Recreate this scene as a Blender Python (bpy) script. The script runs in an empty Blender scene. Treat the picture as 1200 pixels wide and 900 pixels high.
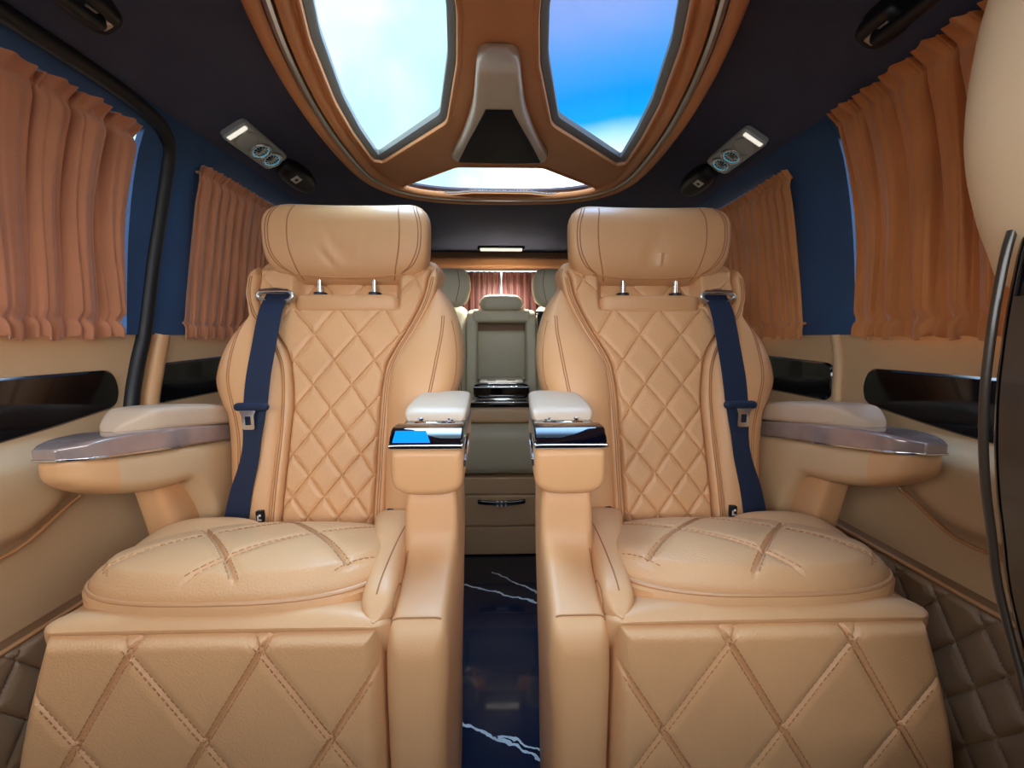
import bpy, bmesh, math, random
import numpy as np
from mathutils import Vector, Matrix
from mathutils.bvhtree import BVHTree
from mathutils.geometry import tessellate_polygon, delaunay_2d_cdt

random.seed(4)
SC = bpy.context.scene
COL = SC.collection
PI = math.pi

# ------------------------------------------------------------------ camera
F = 450.0                                   # focal length in pixels of a 1200 px wide frame
CAM = np.array([0.006, 0.0, 0.93])
pt, yw = math.atan(55 / F), math.atan(11 / F)
fwd = Vector((math.sin(yw) * math.cos(pt), math.cos(yw) * math.cos(pt), -math.sin(pt)))
rgt = Vector((math.cos(yw), -math.sin(yw), 0))
upv = rgt.cross(fwd)
cd = bpy.data.cameras.new('camera')
cd.sensor_width = 36.0
cd.lens = 36.0 * F / 1200
cd.clip_start = 0.02
cam = bpy.data.objects.new('camera', cd)
COL.objects.link(cam)
m = Matrix((rgt, upv, -fwd)).transposed().to_4x4()
m.translation = Vector(CAM)
cam.matrix_world = m
SC.camera = cam

# ------------------------------------------------------------------ materials
def lin(c):
    return tuple((x / 12.92 if x <= .04045 else ((x + .055) / 1.055) ** 2.4) for x in (v / 255 for v in c)) + (1,)

def mat(name, rgb, rough=.5, metal=0, spec=.5, bump=0, bscale=200, vary=0, vscale=6, coat=0, sheen=0, emit=None, estr=0, dots=0):
    M = bpy.data.materials.new(name)
    M.use_nodes = True
    nt = M.node_tree
    b = nt.nodes['Principled BSDF']
    c = lin(rgb)
    b.inputs['Base Color'].default_value = c
    b.inputs['Roughness'].default_value = rough
    b.inputs['Metallic'].default_value = metal
    b.inputs['Specular IOR Level'].default_value = spec
    b.inputs['Coat Weight'].default_value = coat
    b.inputs['Coat Roughness'].default_value = .04
    b.inputs['Sheen Weight'].default_value = sheen
    if emit:
        b.inputs['Emission Color'].default_value = lin(emit)
        b.inputs['Emission Strength'].default_value = estr
    tc = nt.nodes.new('ShaderNodeTexCoord')
    if vary:
        n = nt.nodes.new('ShaderNodeTexNoise')
        n.inputs['Scale'].default_value = vscale
        n.inputs['Detail'].default_value = 5
        nt.links.new(tc.outputs['Object'], n.inputs['Vector'])
        r = nt.nodes.new('ShaderNodeMapRange')
        r.inputs['From Min'].default_value, r.inputs['From Max'].default_value = .3, .7
        r.inputs['To Min'].default_value, r.inputs['To Max'].default_value = 1 - vary, 1 + vary
        nt.links.new(n.outputs['Fac'], r.inputs['Value'])
        mx = nt.nodes.new('ShaderNodeVectorMath'); mx.operation = 'SCALE'
        mx.inputs[0].default_value = c[:3]
        nt.links.new(r.outputs['Result'], mx.inputs['Scale'])
        nt.links.new(mx.outputs['Vector'], b.inputs['Base Color'])
    if bump:
        n = nt.nodes.new('ShaderNodeTexVoronoi' if dots else 'ShaderNodeTexNoise')
        n.inputs['Scale'].default_value = bscale
        nt.links.new(tc.outputs['Object'], n.inputs['Vector'])
        bp = nt.nodes.new('ShaderNodeBump')
        bp.inputs['Strength'].default_value = bump
        bp.inputs['Distance'].default_value = .001
        nt.links.new(n.outputs['Distance' if dots else 'Fac'], bp.inputs['Height'])
        nt.links.new(bp.outputs['Normal'], b.inputs['Normal'])
    return M

LEA = (213, 161, 114)
leather = mat('tan_leather', LEA, .42, spec=.45, bump=.25, bscale=420, vary=.05, vscale=5)
quiltm = mat('perforated_tan_leather', LEA, .44, spec=.45, bump=.35, bscale=330, vary=.05, vscale=6, dots=1)
thread = mat('stitching', (166, 112, 70), .7)
stitch = mat('tan_stitches', (182, 126, 82), .7)
smoke = mat('smoked_brown_panel', (52, 43, 36), .3, coat=.3)
piping = mat('tan_piping', (196, 142, 96), .4)
beige = mat('beige_door_leather', (206, 170, 130), .5, bump=.25, bscale=350, vary=.04)
greige = mat('grey_beige_leather', (200, 172, 146), .45, bump=.2, bscale=350)
benchtan = mat('tan_bench_leather', (226, 190, 150), .45, bump=.2, bscale=350)
rearlea = mat('sage_beige_leather', (214, 206, 180), .45, bump=.2, bscale=350)
browncare = mat('brown_quilted_trim', (140, 106, 76), .5, bump=.25, bscale=350, vary=.06)
navy = mat('navy_suede', (26, 68, 114), .85, bump=.3, bscale=600, sheen=.2, vary=.12, vscale=8)
headliner = mat('black_headliner', (70, 76, 104), .9, bump=.3, bscale=700, vary=.1, vscale=10)
rubber = mat('black_rubber', (14, 17, 24), .5)
piano = mat('gloss_black_lacquer', (6, 7, 12), .10, coat=.6)
faceblk = mat('black_mesh_face', (8, 12, 24), .6, spec=.2)
reflblue = mat('glowing_blue_reflection', (10, 90, 160), .1, emit=(10, 140, 235), estr=.9, coat=1)  # blue emission imitating a reflection of the roof pane
glassblk = mat('black_glass', (4, 6, 14), .03, coat=1)
plastic = mat('black_plastic', (16, 18, 24), .45)
chrome = mat('chrome', (225, 228, 232), .12, 1)
satin = mat('satin_silver', (200, 198, 196), .28, 1)
wood = mat('satin_grey_wood', (172, 152, 146), .2, .4, coat=.5, vary=.12, vscale=30)
bronze = mat('bronze_trim', (120, 88, 60), .25, .9)
webm = mat('navy_webbing', (9, 28, 58), .7, bump=.4, bscale=500)
ventgrey = mat('grey_vent_panel', (190, 204, 210), .35, .1)
spinegrey = mat('warm_grey_trim', (214, 208, 200), .35, .1)
panegrey = mat('grey_pane_surround', (120, 122, 124), .45, .2)
rooftan = mat('roof_tan_leather', (214, 152, 106), .45, bump=.25, bscale=400, vary=.05)
frontbeige = mat('pale_beige_leather', (232, 204, 168), .5, bump=.1, bscale=420)
white = mat('white_plastic', (235, 235, 235), .4)
lampw = mat('lit_lamp_strip', (255, 250, 240), .4, emit=(255, 250, 235), estr=.7)
cyanem = mat('emissive_cyan_ring', (120, 220, 235), .3, emit=(90, 205, 240), estr=.4)  # cyan emission given to the nozzle rings
dark = mat('dark_hollow', (8, 8, 10), .8)

def curtain_mat(name, rgb):
    M = mat(name, rgb, .8, sheen=.5, bump=.35, bscale=260, vary=.12, vscale=9)
    nt = M.node_tree
    out = nt.nodes['Material Output']
    b = nt.nodes['Principled BSDF']
    t = nt.nodes.new('ShaderNodeBsdfTranslucent')
    t.inputs['Color'].default_value = lin(rgb)
    mx = nt.nodes.new('ShaderNodeMixShader')
    mx.inputs['Fac'].default_value = .12
    nt.links.new(b.outputs[0], mx.inputs[1]); nt.links.new(t.outputs[0], mx.inputs[2])
    nt.links.new(mx.outputs[0], out.inputs['Surface'])
    return M
velvet_l = curtain_mat('rose_brown_velvet', (192, 126, 90))
velvet_r = curtain_mat('orange_brown_velvet', (208, 138, 80))
velvet_b = curtain_mat('red_brown_velvet', (104, 46, 40))

def pane_mat(name, tint, refl=.06):
    M = bpy.data.materials.new(name); M.use_nodes = True
    nt = M.node_tree; nt.nodes.clear()
    out = nt.nodes.new('ShaderNodeOutputMaterial')
    t = nt.nodes.new('ShaderNodeBsdfTransparent'); t.inputs['Color'].default_value = tint + (1,)
    g = nt.nodes.new('ShaderNodeBsdfGlossy'); g.inputs['Roughness'].default_value = .02
    mx = nt.nodes.new('ShaderNodeMixShader'); mx.inputs['Fac'].default_value = refl
    nt.links.new(t.outputs[0], mx.inputs[1]); nt.links.new(g.outputs[0], mx.inputs[2])
    nt.links.new(mx.outputs[0], out.inputs['Surface'])
    return M
pane_l = pane_mat('cyan_clear_roof_glass', (.95, 1.0, 1.0))
pane_r = pane_mat('blue_tinted_roof_glass', (.57, .61, .66))
pane = pane_mat('clear_window_glass', (.95, .98, 1.0))

def marble_mat():
    M = mat('black_marble', (9, 13, 24), .16, coat=.6)
    nt = M.node_tree; b = nt.nodes['Principled BSDF']
    tc = nt.nodes.new('ShaderNodeTexCoord')
    nz = nt.nodes.new('ShaderNodeTexNoise'); nz.inputs['Scale'].default_value = 22; nz.inputs['Detail'].default_value = 6
    nt.links.new(tc.outputs['Object'], nz.inputs['Vector'])
    sub = nt.nodes.new('ShaderNodeVectorMath'); sub.operation = 'MULTIPLY_ADD'
    sub.inputs[1].default_value = (.045, .045, 0); sub.inputs[2].default_value = (-.0225, -.0225, 0)
    nt.links.new(nz.outputs['Color'], sub.inputs[0])
    add = nt.nodes.new('ShaderNodeVectorMath'); add.operation = 'ADD'
    nt.links.new(tc.outputs['Object'], add.inputs[0]); nt.links.new(sub.outputs[0], add.inputs[1])
    sp = nt.nodes.new('ShaderNodeSeparateXYZ'); nt.links.new(add.outputs[0], sp.inputs[0])
    def math_(op, a, bb):
        n = nt.nodes.new('ShaderNodeMath'); n.operation = op
        for i, v in enumerate((a, bb)):
            if isinstance(v, (int, float)): n.inputs[i].default_value = v
            elif v is not None: nt.links.new(v, n.inputs[i])
        return n.outputs[0]
    total = None
    # vein lines y = k x + c (metres on the floor), half width, x-range start
    for k, c, w, x0 in ((-.385, 1.300, .0045, -9), (-.78, 1.403, .005, -.03), (-.445, .787, .0036, -9), (-.28, .793, .003, -.005),
                        (.5, 1.95, .003, -9), (-.4, .3, .004, -9)):
        line = math_('ADD', math_('MULTIPLY', sp.outputs[0], -k), -c)
        d = math_('ABSOLUTE', math_('ADD', sp.outputs[1], line), None)
        v = math_('LESS_THAN', d, w)
        v = math_('MULTIPLY', v, math_('GREATER_THAN', sp.outputs[0], x0))
        total = v if total is None else math_('MAXIMUM', total, v)
    mx = nt.nodes.new('ShaderNodeMix'); mx.data_type = 'RGBA'
    mx.inputs[6].default_value = lin((10, 26, 52)); mx.inputs[7].default_value = lin((225, 232, 236))
    nt.links.new(total, mx.inputs[0]); nt.links.new(mx.outputs[2], b.inputs['Base Color'])
    return M
marble = marble_mat()

# ------------------------------------------------------------------ object helpers
LOC = {}
WORLD = {}                                   # world-space verts / faces of seat meshes, for dropping seams onto them

def thing(name, label, cat, loc, group=None):
    o = bpy.data.objects.new(name, None)
    o.empty_display_size = .05
    COL.objects.link(o)
    o.location = loc
    o['label'] = label; o['category'] = cat
    if group: o['group'] = group
    LOC[o] = np.array(loc, float)
    return o

def mk(name, vf, material, parent=None, s=1, loc=None, label=None, cat=None, group=None, kind=None, sharp=38, flip=False):
    v, f = vf
    v = np.array(v, float).copy()
    if s < 0:
        v[:, 0] *= -1
        f = [tuple(reversed(q)) for q in f]
    off = LOC[parent] if parent is not None else (np.array(loc, float) if loc is not None else
          np.array([(v[:, 0].min() + v[:, 0].max()) / 2, (v[:, 1].min() + v[:, 1].max()) / 2, v[:, 2].min()]))
    me = bpy.data.meshes.new(name)
    me.from_pydata((v - off).tolist(), [], [tuple(q) for q in f])
    bm = bmesh.new(); bm.from_mesh(me)
    bmesh.ops.remove_doubles(bm, verts=bm.verts, dist=1e-6)
    bmesh.ops.recalc_face_normals(bm, faces=bm.faces)
    bm.to_mesh(me); bm.free()
    for p in me.polygons: p.use_smooth = True
    me.set_sharp_from_angle(angle=math.radians(sharp))
    me.materials.append(material)
    o = bpy.data.objects.new(name, me)
    COL.objects.link(o)
    if parent is not None:
        o.parent = parent
    else:
        o.location = off
    LOC[o] = off
    WORLD[o] = (v, f)
    if label: o['label'] = label
    if cat: o['category'] = cat
    if group: o['group'] = group
    if kind: o['kind'] = kind
    return o

def join(*parts):
    V, Fc = [], []
    n = 0
    for v, f in parts:
        V.append(np.array(v, float)); Fc += [tuple(i + n for i in q) for q in f]; n += len(v)
    return np.concatenate(V), Fc

def pl(t, pts):
    """smooth monotone interpolation through (t, value) points"""
    x = np.array([p[0] for p in pts], float); y = np.array([p[1] for p in pts], float)
    t = np.clip(np.asarray(t, float), x[0], x[-1])
    if len(x) == 2: return y[0] + (y[1] - y[0]) * (t - x[0]) / (x[1] - x[0])
    h = np.diff(x); d = np.diff(y) / h
    g = np.zeros(len(x)); g[0], g[-1] = d[0], d[-1]
    for i in range(1, len(x) - 1):
        if d[i - 1] * d[i] > 0:
            w1, w2 = 2 * h[i] + h[i - 1], h[i] + 2 * h[i - 1]
            g[i] = (w1 + w2) / (w1 / d[i - 1] + w2 / d[i])
    k = np.clip(np.searchsorted(x, t) - 1, 0, len(h) - 1)
    s = (t - x[k]) / h[k]
    return ((2 * s**3 - 3 * s**2 + 1) * y[k] + (s**3 - 2 * s**2 + s) * h[k] * g[k] + (-2 * s**3 + 3 * s**2) * y[k + 1] + (s**3 - s**2) * h[k] * g[k + 1])

def cv(v):
    if callable(v): return v
    if isinstance(v, (list, tuple)): return lambda t, p=v: float(pl(t, p))
    return lambda t, p=v: p

def loft(axis, t0, t1, a0, a1, b0, b1, n=4, n2=None, r0=.02, r1=.02, nt=24, N=40, disp=None):
    """closed rounded body along an axis; cross-section a superellipse in (a, b)"""
    a0, a1, b0, b1 = cv(a0), cv(a1), cv(b0), cv(b1)
    n2 = n2 or n
    ts = list(np.linspace(t0 + r0, t1 - r1, nt))
    if r0 > 0: ts = [t0 + r0 * (1 - math.cos(x)) for x in np.linspace(0, PI / 2, 7)[:-1]] + ts
    if r1 > 0: ts = ts + [t1 - r1 * (1 - math.cos(x)) for x in np.linspace(PI / 2, 0, 7)[1:]]
    th = np.linspace(0, 2 * PI, N, endpoint=False) + PI / N
    V, Fc = [], []
    for t in ts:
        ins = 0
        if r0 > 0 and t < t0 + r0: ins = r0 - math.sqrt(max(0, r0**2 - (t0 + r0 - t)**2))
        if r1 > 0 and t > t1 - r1: ins = r1 - math.sqrt(max(0, r1**2 - (t - t1 + r1)**2))
        A0, A1, B0, B1 = a0(t), a1(t), b0(t), b1(t)
        ha = max((A1 - A0) / 2 - min(ins, (A1 - A0) * .46), .0005); hb = max((B1 - B0) / 2 - min(ins, (B1 - B0) * .46), .0005)
        c, s_ = np.cos(th), np.sin(th)
        e = np.where(s_ < 0, n2, n)
        a = (A0 + A1) / 2 + ha * np.sign(c) * np.abs(c) ** (2 / e)
        b = (B0 + B1) / 2 + hb * np.sign(s_) * np.abs(s_) ** (2 / e)
        T = np.full(N, t)
        V.append(np.stack({'x': (T, a, b), 'y': (a, T, b), 'z': (a, b, T)}[axis], 1))
    k = len(ts)
    V = np.concatenate(V)
    for i in range(k - 1):
        for j in range(N):
            q = (j + 1) % N
            Fc.append((i * N + j, i * N + q, (i + 1) * N + q, (i + 1) * N + j))
    Fc.append(tuple(range(N - 1, -1, -1))); Fc.append(tuple((k - 1) * N + j for j in range(N)))
    if disp is not None: V = disp(V)
    return V, Fc

def rbox(x0, x1, y0, y1, z0, z1, r=.004, n=12):
    ax = 'x'
    return loft(ax, x0, x1, y0, y1, z0, z1, n=n, r0=r, r1=r, nt=2, N=32)

def sheet(fn, nu, nv, off=(0, .012, 0)):
    """a thin solid skin: fn(u, v) arrays -> xyz; the second skin lies at an offset"""
    u, v = np.meshgrid(np.linspace(0, 1, nu), np.linspace(0, 1, nv))
    P = np.stack(fn(u.ravel(), v.ravel()), 1)
    n = nu * nv
    idx = np.arange(n).reshape(nv, nu)
    q = [tuple(map(int, x)) for x in np.stack([idx[:-1, :-1], idx[:-1, 1:], idx[1:, 1:], idx[1:, :-1]], -1).reshape(-1, 4)]
    if off is None: return P, q
    o = np.array(off(P) if callable(off) else off)
    V = np.concatenate([P, P + o])
    Fc = q + [tuple(i + n for i in reversed(x)) for x in q]
    rim = [int(i) for i in np.concatenate([idx[0, :], idx[1:, -1], idx[-1, -2::-1], idx[-2:0:-1, 0]])]
    for i in range(len(rim)):
        a, b = rim[i], rim[(i + 1) % len(rim)]
        Fc.append((b, a, a + n, b + n))
    return V, Fc

def smooth_path(pts, per=8, closed=False):
    P = np.array(pts, float)
    if closed: P = np.concatenate([P[-1:], P, P[:2]])
    else: P = np.concatenate([P[:1] * 2 - P[1:2], P, P[-1:] * 2 - P[-2:-1]])
    out = []
    for i in range(1, len(P) - 2):
        p0, p1, p2, p3 = P[i - 1:i + 3]
        for k in range(per):
            t = k / per
            out.append(.5 * ((2 * p1) + (-p0 + p2) * t + (2 * p0 - 5 * p1 + 4 * p2 - p3) * t * t + (-p0 + 3 * p1 - 3 * p2 + p3) * t**3))
    if not closed: out.append(P[-2])
    return np.array(out)

def tube(path, r, closed=False, N=8, flat=1.0):
    P = np.array(path, float); k = len(P)
    V, Fc = [], []
    T = np.roll(P, -1, 0) - np.roll(P, 1, 0)
    if not closed: T[0] = P[1] - P[0]; T[-1] = P[-1] - P[-2]
    T /= np.linalg.norm(T, axis=1)[:, None] + 1e-12
    ref = np.array([0, 0, 1.0]) if abs(T[0][2]) < .9 else np.array([0, 1.0, 0])
    nrm = np.cross(T[0], ref)
    for i in range(k):
        nrm = nrm - T[i] * (nrm @ T[i]); nrm /= np.linalg.norm(nrm) + 1e-12
        bn = np.cross(T[i], nrm)
        rr = r[i] if isinstance(r, (list, np.ndarray)) else r
        for j in range(N):
            a = 2 * PI * j / N
            V.append(P[i] + rr * (nrm * math.cos(a) * flat + bn * math.sin(a)))
    for i in range(k if closed else k - 1):
        for j in range(N):
            a, b = i * N, ((i + 1) % k) * N
            Fc.append((a + j, a + (j + 1) % N, b + (j + 1) % N, b + j))
    if not closed:
        Fc.append(tuple(range(N - 1, -1, -1))); Fc.append(tuple((k - 1) * N + j for j in range(N)))
    return np.array(V), Fc

def prism(poly, lo, hi, axis='y', bev=0):
    """polygon extruded along an axis. axis y: poly in (x, z); x: (y, z); z: (x, y)"""
    put = {'y': lambda p, t: (p[0], t, p[1]), 'x': lambda p, t: (t, p[0], p[1]), 'z': lambda p, t: (p[0], p[1], t)}[axis]
    n = len(poly)
    P = np.array(poly, float)
    layers = [(lo, 0), (hi, 0)]
    if bev: layers = [(lo, bev), (lo + bev * np.sign(hi - lo), 0), (hi - bev * np.sign(hi - lo), 0), (hi, bev)]
    V, Fc = [], []
    for t, ins in layers:
        Q = offset_poly(P, ins) if ins else P
        V += [put(q, t) for q in Q]
    for k in range(len(layers) - 1):
        for i in range(n):
            j = (i + 1) % n
            Fc.append((k * n + i, k * n + j, (k + 1) * n + j, (k + 1) * n + i))
    Fc.append(tuple(range(n - 1, -1, -1))); Fc.append(tuple((len(layers) - 1) * n + i for i in range(n)))
    return np.array(V), Fc

def offset_poly(P, d):
    """inset a polygon by d (positive = inwards)"""
    P = np.array(P, float)
    area = .5 * np.sum(P[:, 0] * np.roll(P[:, 1], -1) - np.roll(P[:, 0], -1) * P[:, 1])
    sg = 1 if area > 0 else -1
    e0 = P - np.roll(P, 1, 0); e1 = np.roll(P, -1, 0) - P
    e0 /= np.linalg.norm(e0, axis=1)[:, None] + 1e-12; e1 /= np.linalg.norm(e1, axis=1)[:, None] + 1e-12
    n0 = np.stack([-e0[:, 1], e0[:, 0]], 1) * sg; n1 = np.stack([-e1[:, 1], e1[:, 0]], 1) * sg
    mm = n0 + n1
    mm /= np.maximum((np.sum(mm * n0, 1))[:, None], .25)
    return P + mm * d

def round_poly(P, r, k=6):
    """polygon with rounded corners"""
    P = [np.array(p, float) for p in P]; out = []
    n = len(P)
    for i in range(n):
        a, b, c = P[i - 1], P[i], P[(i + 1) % n]
        rr = r[i] if isinstance(r, (list, tuple)) else r
        d0 = (a - b) / np.linalg.norm(a - b); d1 = (c - b) / np.linalg.norm(c - b)
        rr = min(rr, np.linalg.norm(a - b) * .45, np.linalg.norm(c - b) * .45)
        s, e = b + d0 * rr, b + d1 * rr
        for q in np.linspace(0, 1, k):
            out.append((1 - q)**2 * s + 2 * q * (1 - q) * b + q * q * e)
    return np.array(out)

def ring_strip(P, prof, zadd=None):
    """sweep a profile [(inset, z)] around a closed plan polygon"""
    V, Fc = [], []
    n = len(P)
    for ins, z in prof:
        Q = offset_poly(P, ins)
        V += [(q[0], q[1], z) for q in Q]
    k = len(prof)
    for i in range(k - 1):
        for j in range(n):
            q = (j + 1) % n
            Fc.append((i * n + j, i * n + q, (i + 1) * n + q, (i + 1) * n + j))
    return np.array(V), Fc

def xform(vf, M):
    v, f = vf
    v = np.array(v)
    return (v @ np.array(M.to_3x3()).T + np.array(M.translation)), f

def quilt(a, b, w, h, A, groove=.004):
    p, q = a / w + b / h, a / w - b / h
    mm = w * h / math.hypot(w, h)
    d = np.minimum(np.abs(p - np.round(p)), np.abs(q - np.round(q))) * mm
    D = min(mm * .5, .016)
    puff = A * (1 - (1 - np.clip(d / D, 0, 1)) ** 2.6)
    ridge = .25 * A * np.exp(-((d - groove) / (.45 * groove)) ** 2)      # the twin needle line beside each groove
    return puff + ridge

def ss(x, a, b):
    t = np.clip((x - a) / (b - a), 0, 1)
    return t * t * (3 - 2 * t)

def bvh_of(objs):
    V, Fc = join(*[WORLD[o] for o in objs])
    return BVHTree.FromPolygons([Vector(x) for x in V], Fc)

def drop(bvh, pts, d, start, lift=.0005):
    """push points along direction d until they meet a surface"""
    d = Vector(d).normalized(); out = []
    for p in pts:
        o = Vector(p) - d * start
        h = bvh.ray_cast(o, d, 3)
        out.append(np.array(h[0] - d * lift) if h[0] is not None else np.array(p, float))
    return np.array(out)

# ------------------------------------------------------------------ the two captain seats (right side measured, left mirrored)
CIN = [(.45, .230), (.56, .232), (.68, .230), (.79, .229), (.865, .222), (.905, .204), (.949, .178), (1.0, .153), (1.03, .143), (1.10, .132)]
COUT = [(.45, .452), (.585, .452), (.67, .450), (.786, .448), (.865, .459), (.905, .474), (.942, .499), (.985, .530), (1.03, .543), (1.10, .541)]
BOUT = [(.50, .535), (.65, .546), (.715, .552), (.770, .560), (.806, .578), (.847, .590), (.892, .585), (.930, .570), (.968, .538), (1.01, .495)]
BIN = [(.50, .150), (.68, .150), (.715, .140), (.75, .120), (.80, .098), (.845, .084), (.888, .081), (.945, .088), (.99, .103), (1.03, .126)]
YF = [(.45, .715), (.55, .735), (.70, .776), (.85, .822), (.95, .850), (1.03, .872), (1.12, .900)]
SEATX = .345
CREASE = {1: [(.325, 1.115, .006, .045, .05, .0045), (.342, 1.118, .005, .038, -.05, .0045), (.357, 1.120, .005, .040, -.12, .004), (.334, 1.115, .005, .045, 0, -.003), (.350, 1.115, .005, .045, -.1, -.003)],
          -1: [(.345, 1.105, .008, .040, .45, .004), (.325, 1.105, .007, .030, -.30, .0045), (.365, 1.09, .008, .025, .7, .003)]}

def build_seat(s, label):
    root = thing('captain_seat', label, 'seat', (s * SEATX, .75, 0), 'quilted tan captain seats')
    # --- backrest core with the dent under the headrest
    yf = lambda z: float(pl(z, YF))
    def dent(V):
        x, z = V[:, 0], V[:, 2]
        k = ss(x, .205, .235) * (1 - ss(x, .43, .46)) * ss(z, 1.010, 1.024) * (1 - ss(z, 1.066, 1.09))
        front = V[:, 1] < np.array([yf(q) for q in z]) + .05
        V = V.copy(); V[:, 1] += .04 * k * front
        return V
    core = mk('backrest', loft('z', .50, 1.105, CIN, COUT, yf, lambda z: yf(z) + .12, n=7, r0=.02, r1=.035, nt=90, N=120, disp=dent), leather, root, s)
    # --- bolsters
    bo = mk('side_bolster', loft('z', .52, 1.035, lambda z: float(pl(z, COUT)) - .012, lambda z: max(float(pl(z, BOUT)), float(pl(z, COUT)) + .006),
            lambda z: yf(z) - float(pl(z, [(.5, .012), (.7, .03), (.85, .05), (.97, .028), (1.04, .004)])), lambda z: yf(z) + .10, n=2.6, r0=.02, r1=.035, nt=60, N=48), leather, root, s)
    bi = mk('side_bolster', loft('z', .52, 1.05, lambda z: min(float(pl(z, BIN)), float(pl(z, CIN)) - .006), lambda z: float(pl(z, CIN)) + .012,
            lambda z: yf(z) - float(pl(z, [(.5, .012), (.7, .03), (.85, .05), (.97, .028), (1.04, .004)])), lambda z: yf(z) + .10, n=2.6, r0=.02, r1=.035, nt=60, N=48), leather, root, s)
    # --- quilted centre panel
    bors = []
    def qp(u, v):
        z = .535 + v * (1.082 - .535)
        xa = pl(z, CIN) + .018; xb = pl(z, COUT) - .018
        x = xa + (xb - xa) * u
        e = np.minimum(np.minimum(u, 1 - u) * (xb - xa), np.minimum(v, 1 - v) * .55)
        edge = 1 - (1 - np.clip(e / .012, 0, 1)) ** 2.5
        t = (z - .54) / .46
        warp = .46 * (1.72 * t - .36 * t * t)               # smaller diamonds low down
        w0 = .46 * (1.72 * .74 - .36 * .74 * .74)
        xs = (x - .350) * (1.72 - .72 * t)
        y = pl(z, YF) + .004 - .012 * edge - edge * quilt(xs, warp - w0, .100, .124, .0062, .0030)
        hole = ss(x, .212, .232) * (1 - ss(x, .432, .452)) * ss(z, .985, .998)
        return x, y + .03 * hole, z
    qm = mk('quilted_panel', sheet(qp, 150, 300), quiltm, root, s)
    for lo in (0, 1):
        ed = (lambda z: float(pl(z, CIN)) - .004) if lo == 0 else (lambda z: float(pl(z, COUT)) - .019)
        bor = mk('backrest_border', loft('z', .53, 1.085, ed, lambda z, e=ed: e(z) + .023, lambda z: yf(z) - .020, lambda z: yf(z) + .03, n=2.8, r0=.01, r1=.03, nt=60, N=40), leather, root, s)
        bors.append(bor)
    fl = mk('backrest_flap', loft('x', .218, .448, lambda x: float(pl(x, [(.218, .854), (.333, .849), (.448, .854)])), .89, .982, 1.022, n=4, r0=.022, r1=.022, nt=16), leather, root, s)
    # --- headrest
    hx = .331
    hw = [(1.03, .128), (1.052, .146), (1.075, .163), (1.11, .176), (1.16, .179), (1.20, .177), (1.23, .168)]
    def wing(V):
        V = V.copy(); d = np.abs(V[:, 0] - hx) / .177
        V[:, 1] -= .028 * d ** 2.6
        for cx, cz, wxx, wz, tilt, amp in CREASE[s]:
            dx = V[:, 0] - cx - tilt * (V[:, 2] - cz)
            V[:, 1] += amp * (V[:, 1] < .90) * np.exp(-(dx / wxx) ** 2 - ((V[:, 2] - cz) / wz) ** 2)
        return V
    hd = mk('headrest', loft('z', 1.042, 1.222, lambda z: hx - float(pl(z, hw)), lambda z: hx + float(pl(z, hw)), [(1.04, .872), (1.12, .858), (1.225, .872)], .965,
            n=3.2, r0=.04, r1=.045, nt=40, N=260, disp=wing), leather, root, s)
    hb = bvh_of([hd]) if s > 0 else None
    def on_head(pts):
        b = BVHTree.FromPolygons([Vector(x) for x in WORLD[hd][0]], WORLD[hd][1])
        P = np.array([(s * x, 0.5, z) for x, z in pts])
        return drop(b, P, (0, 1, 0), 0, .0004)
    for e in (-1, 1):
        a = smooth_path([(hx + e * .112, 0, 1.212), (hx + e * .118, 0, 1.17), (hx + e * .116, 0, 1.12), (hx + e * .104, 0, 1.07), (hx + e * .098, 0, 1.054)], 8)
        mk('seam', tube(on_head(a[:, [0, 2]]), .0013, N=6), thread, hd)
        for q in (0, .006):
            a = smooth_path([(hx + e * (.150 - q), 0, 1.212), (hx + e * (.163 - q), 0, 1.17), (hx + e * (.161 - q), 0, 1.12), (hx + e * (.144 - q), 0, 1.085), (hx + e * (.112), 0, 1.064)], 8)
            mk('seam', tube(on_head(a[:, [0, 2]]), .0011, N=6), thread, hd)
    a = smooth_path([(hx - .125, 0, 1.066), (hx - .06, 0, 1.061), (hx, 0, 1.060), (hx + .06, 0, 1.061), (hx + .125, 0, 1.066)], 8)
    mk('piping', tube(on_head(a[:, [0, 2]]), .0022, N=6), piping, hd)
    for e in (-1, 1):
        pst = mk('headrest_post', tube([(hx + .007 + e * .060, .880, 1.005), (hx + .007 + e * .060, .885, 1.08)], .0055, N=14), chrome, root, s, label='chrome headrest post')
        mk('post_collar', tube([(hx + .007 + e * .060, .880, 1.018), (hx + .007 + e * .060, .881, 1.0275)], .014, N=18), plastic, pst, s)
    # --- cushion base, inner bolster, rear outer shoulder
    cu = mk('seat_cushion', loft('y', .444, .80, [(.444, .137), (.80, .155)], [(.444, .572), (.56, .605), (.70, .585), (.80, .55)], [(.444, .55), (.50, .47), (.80, .42)],
            [(.444, .588), (.50, .580), (.62, .565), (.80, .535)], n=3.6, n2=9, r0=.026, r1=.02, nt=30, N=64), leather, root, s)
    ib = mk('cushion_bolster', loft('y', .448, .75, [(.448, .137), (.58, .142), (.75, .160)], [(.448, .180), (.52, .186), (.62, .214), (.75, .250)], .555,
            [(.448, .588), (.50, .606), (.60, .614), (.69, .606), (.75, .58)], n=3.2, r0=.03, r1=.03, nt=30, N=48), leather, root, s)
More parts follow.
